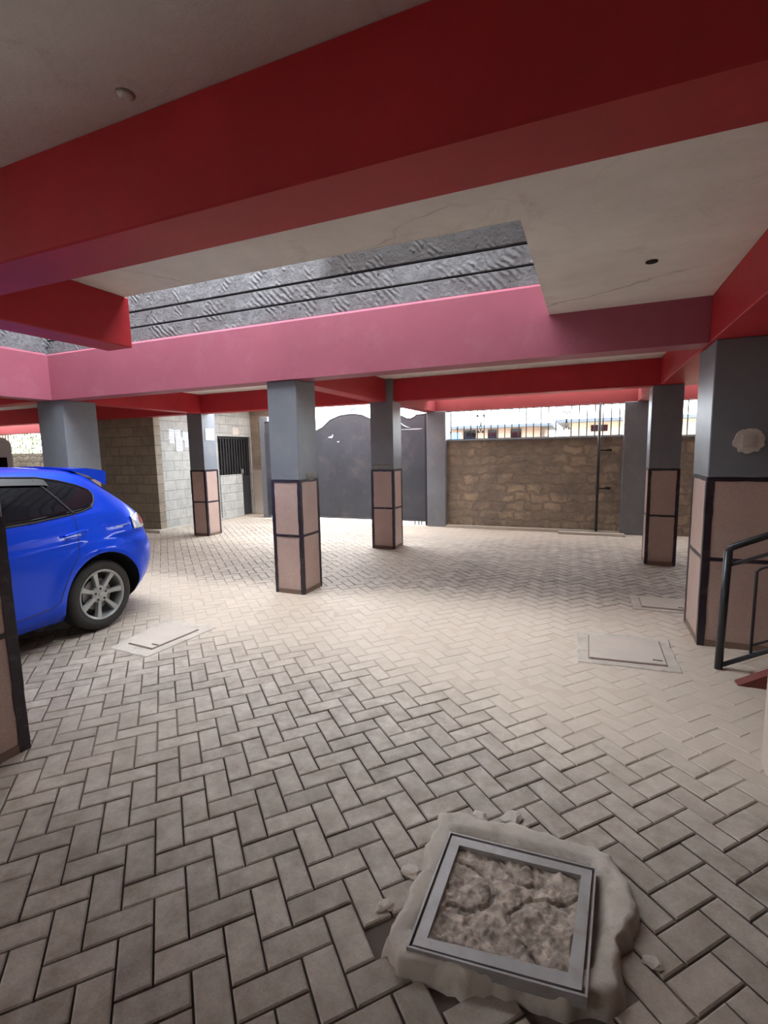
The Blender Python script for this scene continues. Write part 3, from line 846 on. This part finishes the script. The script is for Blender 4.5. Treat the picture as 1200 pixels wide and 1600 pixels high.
# ------------------------------------------------------------------ cars
M['blue'] = None
m, n, l, b_ = newmat('blue_car_paint'); M['blue'] = m
b_.inputs['Base Color'].default_value = (.006, .055, .62, 1); b_.inputs['Metallic'].default_value = .5; b_.inputs['Roughness'].default_value = .38; b_.inputs['Specular IOR Level'].default_value = .2
b_.inputs['Coat Weight'].default_value = .55; b_.inputs['Coat Roughness'].default_value = .04
l.new(ramp(n, l, tnoise(n, l, 700, 1), .3, .7, (.001, .05, .66), (.003, .08, .85)), b_.inputs['Base Color'])
m, n, l, b_ = newmat('silver_car_paint'); M['silver'] = m
b_.inputs['Metallic'].default_value = .0; b_.inputs['Roughness'].default_value = .35; b_.inputs['Coat Weight'].default_value = .6
l.new(ramp(n, l, tnoise(n, l, 500, 1), .3, .7, (.74, .78, .82), (.82, .86, .90)), b_.inputs['Base Color'])
m, n, l, b_ = newmat('dark_glass'); M['glass'] = m
b_.inputs['Roughness'].default_value = .05; b_.inputs['Specular IOR Level'].default_value = .35
l.new(ramp(n, l, tnoise(n, l, 3, 1), .3, .7, (.004, .004, .006), (.008, .008, .012)), b_.inputs['Base Color'])
M['rubber'] = paint('tyre_rubber', (.028, .027, .027), .7, .1, 8, (.08, .07, .06), .3, 80, .3)
M['alloy'] = paint('alloy_wheel', (.40, .42, .42), .38, .05, 8, None, 0, 80, 0, .55)
M['blackplastic'] = paint('black_plastic', (.012, .012, .013), .5, .1, 8, None, 0, 80, 0)
M['red_lens'] = paint('red_lens', (.65, .02, .05), .15, .05, 8, None, 0, 80, 0, 0, 1)
M['clear_lens'] = paint('clear_lens', (.62, .66, .70), .12, .05, 8, None, 0, 80, 0, .2, 1)

def lerp_tab(T, z):
    if z <= T[0][0]: return T[0][1]
    for (z0, v0), (z1, v1) in zip(T, T[1:]):
        if z <= z1:
            t_ = (z-z0)/(z1-z0); return v0+(v1-v0)*t_
    return T[-1][1]
def smooth_tab(T, z, h=.02):
    return (lerp_tab(T, z-h)+2*lerp_tab(T, z)+lerp_tab(T, z+h))/4

class CarShape:
    S = [(.18, .77), (.24, .83), (.32, .855), (.45, .868), (.60, .872), (.72, .870), (.80, .858), (.86, .852), (.93, .838), (1.0, .812), (1.05, .782), (1.15, .727), (1.25, .663), (1.31, .612), (1.35, .555), (1.375, .49), (1.395, .40), (1.405, .30)]
    AR = [(.18, .60), (.27, .66), (.36, .76), (.50, .81), (.62, .82), (.70, .80), (.78, .765), (.88, .745), (.96, .70), (1.05, .605), (1.15, .48), (1.22, .39), (1.30, .31), (1.345, .26), (1.37, .16), (1.39, -.02), (1.405, -.25)]
    AF = [(.18, -3.30), (.27, -3.42), (.5, -3.45), (.62, -3.42), (.74, -3.32), (.82, -3.0), (.90, -2.45), (.96, -2.02), (1.0, -1.88), (1.15, -1.60), (1.25, -1.38), (1.30, -1.26), (1.345, -1.12), (1.37, -.98), (1.39, -.82), (1.405, -.65)]
    WH = (0.0, -2.55); WZ = .305
    def ends(s, z): return smooth_tab(s.AF, z), smooth_tab(s.AR, z)
    def half(s, a, z):
        S = smooth_tab(s.S, z, .012); af, ar = s.ends(z)
        Rr = .52-.18*max(0, min(1, (z-.95)/.35)); Rf = .75
        tr = max(0, (a-(ar-Rr))/Rr); tf = max(0, ((af+Rf)-a)/Rf)
        t_ = min(1, max(tr, tf)); n_ = 2.6
        w = S*(1-t_**n_)**(1/n_)
        for wx in s.WH:
            r_ = math.hypot(a-wx, z-s.WZ)
            if .30 < r_ < .50 and z < .85: w += .022*(1-abs(r_-.385)/.115)*(1 if r_ > .3 else 0) if abs(r_-.385) < .115 else 0
        # shoulder crease
        w += .006*math.exp(-((z-(.80+.03*a))/.022)**2)*(1 if a < .5 else 0)
        return w
CS = CarShape()
def build_car(root, paintmat):
    zs = [.18, .20, .22, .24, .27]+[.27+.0225*i for i in range(1, 50)]
    zs = sorted(set([z for z in zs if z < 1.37]+[1.372, 1.38, 1.388, 1.396, 1.402, 1.405]))
    NS = 150
    sp_ = [.5-.5*math.cos(math.pi*i/NS) for i in range(NS+1)]
    sp_ = [.55*q+.45*i/NS for i, q in enumerate(sp_)]
    bm = bmesh.new(); rings = []
    for z in zs:
        af, ar = CS.ends(z); ring = []
        for i in range(NS+1):
            a = af+(ar-af)*sp_[i]; ring.append(bm.verts.new((CS.half(a, z) if 0 < i < NS else 0, a, z)))
        for i in range(NS-1, 0, -1):
            a = af+(ar-af)*sp_[i]; ring.append(bm.verts.new((-CS.half(a, z), a, z)))
        rings.append(ring)
    k = len(rings[0])
    for A, B in zip(rings, rings[1:]):
        for i in range(k): bm.faces.new((A[i], A[(i+1) % k], B[(i+1) % k], B[i]))
    bm.faces.new(rings[0][::-1]); bm.faces.new(rings[-1])
    bmesh.ops.recalc_face_normals(bm, faces=bm.faces[:])
    me = bpy.data.meshes.new('body'); bm.to_mesh(me); bm.free()
    me.materials.append(paintmat); me.materials.append(M['blackplastic'])
    body = bpy.data.objects.new('body', me); COL.objects.link(body); body.parent = root
    cut = MB()
    for wx in CS.WH:
        for sg in (-1, 1):
            cut.lathe_x([(sg*.52, .362), (sg*1.1, .362)], 0, wx+.01, CS.WZ+.005, 64, closed=False)
    co = cut.build('cutter', M['blackplastic'], root)
    md = body.modifiers.new('b', 'BOOLEAN'); md.object = co; md.operation = 'DIFFERENCE'; md.solver = 'EXACT'
    bpy.context.view_layer.update()
    dg = bpy.context.evaluated_depsgraph_get()
    nm = bpy.data.meshes.new_from_object(body.evaluated_get(dg))
    body.modifiers.clear(); body.data = nm; nm.name = 'body'
    while len(nm.materials) > 2: nm.materials.pop()
    bpy.data.objects.remove(co)
    for p in nm.polygons:
        c_ = p.center; p.use_smooth = True; p.material_index = 0
        for wx in CS.WH:
            r_ = math.hypot(c_.y-wx-.01, c_.z-CS.WZ-.005)
            if (r_ < .3635 and abs(p.normal.x) < .6 and abs(c_.x) < .88) or (abs(abs(c_.x)-.52) < .004 and r_ < .37): p.material_index = 1
        if c_.z < .185: p.material_index = 1
    bm = bmesh.new(); bm.from_mesh(nm)
    for e in bm.edges:
        if len(e.link_faces) == 2 and e.calc_face_angle(0) > R(40): e.smooth = False
    bm.to_mesh(nm); bm.free()
    # panels lying on the side surface
    def panel(name, mat, a0, a1, zl, zh, na=30, nz_=8, off=.004, side=1, parent=root):
        b = MB(); G_ = []
        for i in range(na+1):
            a = a0+(a1-a0)*i/na; lo, hi = zl(a), zh(a); row = []
            for j in range(nz_+1):
                z = lo+(hi-lo)*j/nz_; row.append(b.bm.verts.new((side*(CS.half(a, z)+off), a, z)))
            G_.append(row)
        for i in range(na):
            for j in range(nz_): b.bm.faces.new((G_[i][j], G_[i+1][j], G_[i+1][j+1], G_[i][j+1]))
        o = b.build(name, mat, parent, True)
        md = o.modifiers.new('t', 'SOLIDIFY'); md.thickness = .004; md.offset = 0
        return o
    def line(name, pts, r_, mat, side=1, off=.001, k=5, parent=root):
        b = MB(); P = []
        for (a0, z0), (a1, z1) in zip(pts, pts[1:]):
            n_ = max(2, int(math.hypot(a1-a0, z1-z0)/.03))
            for i in range(n_): P.append((a0+(a1-a0)*i/n_, z0+(z1-z0)*i/n_))
        P.append(pts[-1])
        b.tube([(side*(CS.half(a, z)+off), a, z) for a, z in P], r_, k)
        return b.build(name, mat, parent)
    blo = [(-1.75, .975), (-1.0, .985), (-.5, 1.0), (-.23, 1.02), (-.09, 1.035), (.01, 1.06), (.06, 1.11), (.075, 1.155)]
    bhi = [(-1.75, .99), (-1.5, 1.15), (-1.25, 1.27), (-1.0, 1.325), (-.6, 1.335), (-.3, 1.318), (-.15, 1.285), (-.02, 1.24), (.06, 1.195), (.075, 1.165)]
    for side in (1, -1):
        w = panel('side_window', M['glass'], -.86, .0745, lambda a: lerp_tab(blo, a), lambda a: lerp_tab(bhi, a), 48, 8, side=side)
        w = panel('side_window', M['glass'], -1.72, -.89, lambda a: lerp_tab(blo, a), lambda a: lerp_tab(bhi, a), 24, 8, side=side)
        pts = [(-1.74, .975), (-1.0, .983), (-.5, .997), (-.23, 1.016), (-.09, 1.031), (.013, 1.056), (.067, 1.11), (.082, 1.16), (.065, 1.20), (-.02, 1.246), (-.15, 1.291), (-.3, 1.324), (-.6, 1.34), (-1.0, 1.33), (-1.25, 1.275), (-1.5, 1.155), (-1.74, .99)]
        line('window_seal', pts, .007, M['blackplastic'], side, .002)
        line('door_pillar', [(-.17, 1.025), (-.25, 1.16), (-.34, 1.305)], .013, M['blackplastic'], side, .002)
        line('door_pillar', [(-.875, .985), (-.875, 1.33)], .018, M['blackplastic'], side, .002)
        # wind deflector above the door window
        b = MB(); P = []
        for i in range(16):
            a = -.86+.60*i/15; zt = lerp_tab(bhi, a)-.004; P.append((a, zt))
        rows = []
        for a, zt in P:
            x = CS.half(a, zt)+.012; x2 = CS.half(a, zt-.05)+.026
            rows.append([b.bm.verts.new(q) for q in ((side*x, a, zt), (side*x2, a, zt-.05), (side*(x2-.005), a, zt-.052), (side*(x-.005), a, zt-.004))])
        for A, B in zip(rows, rows[1:]):
            for j in range(4): b.bm.faces.new((A[j], A[(j+1) % 4], B[(j+1) % 4], B[j]))
        b.bm.faces.new(rows[0]); b.bm.faces.new(rows[-1][::-1])
        b.build('wind_deflector', M['blackplastic'], root)
        # rear door seam, sill seam, fuel flap, shoulder reflection strip
        line('door_seam', [(-.17, 1.02), (-.18, .90), (-.20, .72), (-.30, .58), (-.37, .45), (-.40, .36), (-.46, .325), (-.86, .30), (-.875, .98)], .0035, M['blackplastic'], side, -.001)
        line('door_seam', [(-.875, .98), (-.875, .30), (-1.70, .30), (-1.78, .45), (-1.78, .85), (-1.72, .975)], .0035, M['blackplastic'], side, -.001)
        for a0 in (-.30, -1.10):
            line('door_handle', [(a0-.02, .862), (a0+.10, .880), (a0+.17, .884), (a0+.185, .878)], .011, paintmat, side, .022)
            panel('handle_cup', paintmat, a0+.0, a0+.13, lambda a, q=a0: .835-.012*math.sin((a-q)/.13*math.pi), lambda a, q=a0: .845, 10, 3, .002, side)
        line('shoulder_glint', [(.17, .865), (.33, .878)], .004, M['alloy'], side, .003)  # thin bright bar modelled as a reflection along the shoulder
        # tail light
        lt = panel('tail_light', M['clear_lens'], .36, .70, lambda a: .82-.02*(a-.42), lambda a: .955-.12*max(0, a-.6)-.10*max(0, .5-a), 18, 8, .010, side)
        b = MB(); rows = []
        a_c, z_c = .535, .888
        ctr = b.bm.verts.new((side*(CS.half(a_c, z_c)+.022), a_c, z_c)); rg = []
        for i in range(20):
            an = 2*math.pi*i/20; a = a_c+.062*math.cos(an); z = z_c+.042*math.sin(an)
            rg.append(b.bm.verts.new((side*(CS.half(a, z)+.016), a, z)))
        for i in range(20): b.bm.faces.new((ctr, rg[i], rg[(i+1) % 20]))
        o = b.build('red_lens', M['red_lens'], lt, True)
        # head light
        panel('head_light', M['clear_lens'], -3.25, -2.85, lambda a: .62, lambda a: .72+.06*(a+3.25), 10, 6, .008, side)
        # mirror
        b = MB(); b.box(side*.80 if side > 0 else -.98, .98 if side > 0 else -.80, -1.62, -1.50, .98, 1.10, .03, 3); b.build('door_mirror', paintmat, root)
        # bumper edge
        line('bumper_seam', [(.345, .60), (.50, .70), (.62, .76)], .003, M['blackplastic'], side, -.001)
    # hatch glass, windscreen
    def endpanel(name, mat, end, z0, z1, frac, off=.004, na=20, nz_=10):
        b = MB(); G_ = []
        for j in range(nz_+1):
            z = z0+(z1-z0)*j/nz_; af, ar = CS.ends(z); row = []
            lim = smooth_tab(CS.S, z)*frac
            for i in range(na+1):
                x = -lim+2*lim*i/na
                # find a with half(a,z)=|x| near the end
                lo, hi = ((ar+af)/2, ar) if end > 0 else (af, (ar+af)/2)
                for _ in range(26):
                    m_ = (lo+hi)/2
                    if (CS.half(m_, z) > abs(x)) == (end > 0): lo = m_
                    else: hi = m_
                row.append(b.bm.verts.new((x, m_+end*off, z+.5*off)))
            G_.append(row)
        for j in range(nz_):
            for i in range(na): b.bm.faces.new((G_[j][i], G_[j][i+1], G_[j+1][i+1], G_[j+1][i]))
        o = b.build(name, mat, root, True); md = o.modifiers.new('t', 'SOLIDIFY'); md.thickness = .004; md.offset = 0
        return o
    endpanel('rear_window', M['glass'], 1, .99, 1.30, .80)
    endpanel('windscreen', M['glass'], -1, 1.0, 1.34, .88)
    endpanel('number_plate', M['paper'], 1, .66, .76, .28, .006, 6, 4)
    endpanel('grille', M['blackplastic'], -1, .48, .66, .5, .006, 6, 4)
    # roof spoiler with end fins
    b = MB()
    rows = []
    for i in range(17):
        x = -.545+1.09*i/16; e = abs(x)/.545
        dz = -.012*e*e; fin = 1 if e > .93 else 0
        P = [(.05, 1.402+dz*2), (.20, 1.392+dz), (.40-.02*e, 1.362+dz), (.405-.02*e, 1.335+dz), (.375, 1.315+dz-.085*fin), (.20, 1.345+dz-.02*fin), (.05, 1.385+dz*2)]
        rows.append([b.bm.verts.new((x, p[0], p[1])) for p in P])
    for A, B in zip(rows, rows[1:]):
        for j in range(7): b.bm.faces.new((A[j], A[(j+1) % 7], B[(j+1) % 7], B[j]))
    b.bm.faces.new(rows[0]); b.bm.faces.new(rows[-1][::-1])
    o = b.build('roof_spoiler', paintmat, root); autosmooth(o, 30)
    # wheels
    for wx in CS.WH:
        for sg in (1, -1):
            we = bpy.data.objects.new('wheel', None); COL.objects.link(we); we.parent = root
            X = sg*.845
            def xp(P): return [(sg*x, r_) for x, r_ in P]
            b = MB()
            b.lathe_x(xp([(-.19, .20), (-.20, .26), (-.185, .290), (-.16, .302), (-.10, .305), (-.05, .304), (-.022, .296), (-.008, .280), (.0, .262), (-.002, .238), (-.010, .216), (-.02, .205)]), X, wx, .305, 72)
            b.build('tyre', M['rubber'], we)
            b = MB()
            b.lathe_x(xp([(-.02, .216), (-.006, .2155), (-.004, .207), (-.012, .196), (-.03, .192), (-.14, .185), (-.14, .195), (-.05, .206)]), X, wx, .305, 72)
            # seven flat spokes
            for s_ in range(7):
                a = R(90+s_*360/7+14)
                ra, ta = Vector((0, math.cos(a), math.sin(a))), Vector((0, -math.sin(a), math.cos(a)))
                vs = []
                for (rr, hw, dx_) in ((.03, .020, -.034), (.075, .0185, -.030), (.14, .020, -.022), (.198, .029, -.014)):
                    vs.append([b.bm.verts.new(Vector((X+sg*dx__, wx, .305))+ra*rr+ta*hh) for dx__, hh in ((dx_, -hw*.75), (dx_, hw*.75), (dx_-.012, hw), (dx_-.035, hw), (dx_-.035, -hw), (dx_-.012, -hw))])
                for A, B in zip(vs, vs[1:]):
                    for j in range(6): b.bm.faces.new((A[j], A[(j+1) % 6], B[(j+1) % 6], B[j]))
            b.lathe_x(xp([(-.065, .0), (-.065, .075), (-.040, .075), (-.030, .062), (-.028, .030), (-.031, .0)][1:5]), X, wx, .305, 40, closed=False)
            o = b.build('alloy_rim', M['alloy'], we); autosmooth(o, 35)
            b = MB(); b.lathe_x(xp([(-.027, .022), (-.023, .018)]), X, wx, .305, 24, closed=False); b.build('centre_cap', M['alloy'], o)
            for s_ in range(5):
                a = R(90+s_*72); b = MB()
                b.lathe_x(xp([(-.034, .0095), (-.024, .0095), (-.022, .006)]), X, wx+.050*math.cos(a), .305+.050*math.sin(a), 12, closed=False)
                b.build('lug_nut', M['blackplastic'], o)
            b = MB(); b.lathe_x(xp([(-.085, .135), (-.075, .135)]), X, wx, .305, 40, closed=False); b.build('brake_disc', M['steel'], we)
            b = MB(); b.lathe_x(xp([(-.16, .188), (-.15, .188)]), X, wx, .305, 40, closed=False); b.build('wheel_well_disc', M['blackplastic'], we)
CY = R(3)
n_ = Vector((math.cos(CY), math.sin(CY), 0)); dr_ = Vector((-math.sin(CY), math.cos(CY), 0))
org = Vector((-3.80, 2.71, 0))+dr_*.10-n_*.845
car = empty('car', org, CY)
build_car(car, M['blue'])
tag(car, 'blue hatchback car with silver seven-spoke wheels, parked tail towards the yard', 'car')

# silver minibus behind
t = empty('minibus', (-13.25, 5.6, 0), 0)
b = MB()
prof = [(-2.2, .3), (2.2, .3), (2.3, .45), (2.3, 1.78), (2.22, 1.88), (2.0, 1.92), (-2.0, 1.92), (-2.25, 1.85), (-2.3, 1.7), (-2.3, .45)]
b.prism(prof, 'y', -.8, .8)
bmesh.ops.bevel(b.bm, geom=b.bm.edges[:], offset=.05, segments=3, affect='EDGES')
o = b.build('body', M['silver'], t); autosmooth(o, 40)
b = MB(); b.prism([(-1.9, .98), (2.2, .98), (2.24, 1.50), (1.95, 1.40), (1.5, 1.36), (-1.9, 1.36)], 'y', -.812, -.797); b.build('side_window', M['glass'], t)
b = MB(); b.prism([(-1.9, .98), (2.2, .98), (2.24, 1.50), (1.95, 1.40), (1.5, 1.36), (-1.9, 1.36)], 'y', .797, .812); b.build('side_window', M['glass'], t)
b = MB(); b.prism([(-.66, 1.0), (.66, 1.0), (.66, 1.5), (-.66, 1.5)], 'x', 2.297, 2.306); b.build('rear_window', M['glass'], t)
for sg in (-1, 1):
    for x in (-1.5, 1.4):
        b = MB(); k = 32
        b.prism([(x+.32*math.cos(2*math.pi*i/k), .32+.32*math.sin(2*math.pi*i/k)) for i in range(k)], 'y', sg*.62, sg*.82); b.build('wheel', M['rubber'], t)
b = MB(); b.box(2.0, 2.12, -.88, -.80, 1.30, 1.36, .02, 2); b.build('chrome_trim', M['alloy'], t)
tag(t, 'silver minibus at the far left edge, behind the blue car', 'car')

# ------------------------------------------------------------------ outside the walls
b = MB(); b.box(-60, 60, 9.6, 80, -.12, -.02); struct(b.build('floor_outside', M['outer_ground']))
def house(x0, x1, y0, y1, h, mat, label, fascia='fascia', wins=(), roofh=.25):
    cx, cy = (x0+x1)/2, (y0+y1)/2
    t = empty('house', (cx, cy, -.02))
    b = MB(); b.box(x0-cx, x1-cx, y0-cy, y1-cy, 0, h); b.build('walls', M[mat], t)
    b = MB(); b.prism([(y0-cy-.5, h), (y1-cy+.5, h), (y1-cy+.5, h+.08), (0, h+roofh), (y0-cy-.5, h+.10)], 'x', x0-cx-.4, x1-cx+.4); b.build('roof', M['tin' if fascia == 'tin' else 'fascia'], t)
    for (wx, wz, ww, wh) in wins:
        b = MB(); b.box(wx-cx-ww/2, wx-cx+ww/2, y0-cy-.03, y0-cy+.02, wz, wz+wh); b.build('window', M['glass'], t)
    return tag(t, label, 'house')
house(-.6, 8.0, 17.5, 22, 2.30, 'cream_wall', 'cream house with dark eaves seen through the right part of the grille', 'fascia', ((.3, 2.0, .5, .2), (2.2, 2.0, .6, .2)), .25)
house(-5.2, -1.7, 19.5, 24, 2.30, 'brown_wall', 'brown house with dark windows seen through the middle of the grille', 'fascia', ((-4.4, 1.85, .5, .4), (-3.5, 1.85, .35, .4), (-2.6, 1.85, .4, .4)), .25)
house(-13.0, -6.3, 24.5, 29, 1.9, 'white_wall', 'white building behind the blue banner beyond the gate', 'fascia', ((-8, 1.3, .6, .4),), .4)
t = empty('banner', (-5.0, 16.0, 0))
b = MB(); b.box(-1.1, 1.1, -.02, .02, 1.45, 2.03); b.build('panel', M['banner'], t)
b = MB()
for i in range(5):
    b = MB(); b.box(-.95+i*.36, -.78+i*.36, -.03, -.02, 1.82, 1.97); b.build('pale_mark', M['paper'], t)
for x in (-1, 1):
    b = MB(); b.tube([(x, 0.05, 0), (x, .05, 2.0)], .03, 8); b.build('post', M['iron'], t)
tag(t, 'blue banner with white marks seen low through the left end of the grille', 'banner')
# street lamp posts above the gate
for (x, y, h, arm, lab) in ((-10.9, 22.0, 3.55, .0, 'thin distant pole above the left hump of the gate'), (-8.1, 20.0, 3.35, .9, 'distant lamp post with a side arm above the gate hump')):
    t = empty('street_lamp', (x, y, 0))
    b = MB(); b.tube([(0, 0, -.02), (0, 0, h)], .06, 8); b.build('pole', M['fascia'], t)
    b = MB(); b.tube([(0, 0, h), (.25+arm, 0, h)], .05, 6); b.build('arm', M['fascia'], t)
    tag(t, lab, 'pole')
# hedge behind the far left grille
t = empty('hedge', (-24, 16.2, 0))
b = MB()
for i in range(900):
    p = Vector((random.uniform(-6, 6), random.uniform(-.6, .6), random.uniform(.6, 3.2)))
    d1 = Vector((random.uniform(-1, 1), random.uniform(-1, 1), random.uniform(-1, 1))).normalized(); d2 = d1.orthogonal().normalized()
    q = [p+d1*.16, p+d2*.07, p-d1*.16, p-d2*.07]
    b.bm.faces.new([b.bm.verts.new(x) for x in q])
b.build('foliage', M['leaf'], t)
b = MB()
for x in (-4, -1, 2, 5): b.tube([(x, 0, -.05), (x, 0, 1.6)], .05, 6)
b.build('stems', M['brown_wall'], t)
tag(t, 'bright green hedge glimpsed through the far left grille', 'hedge')
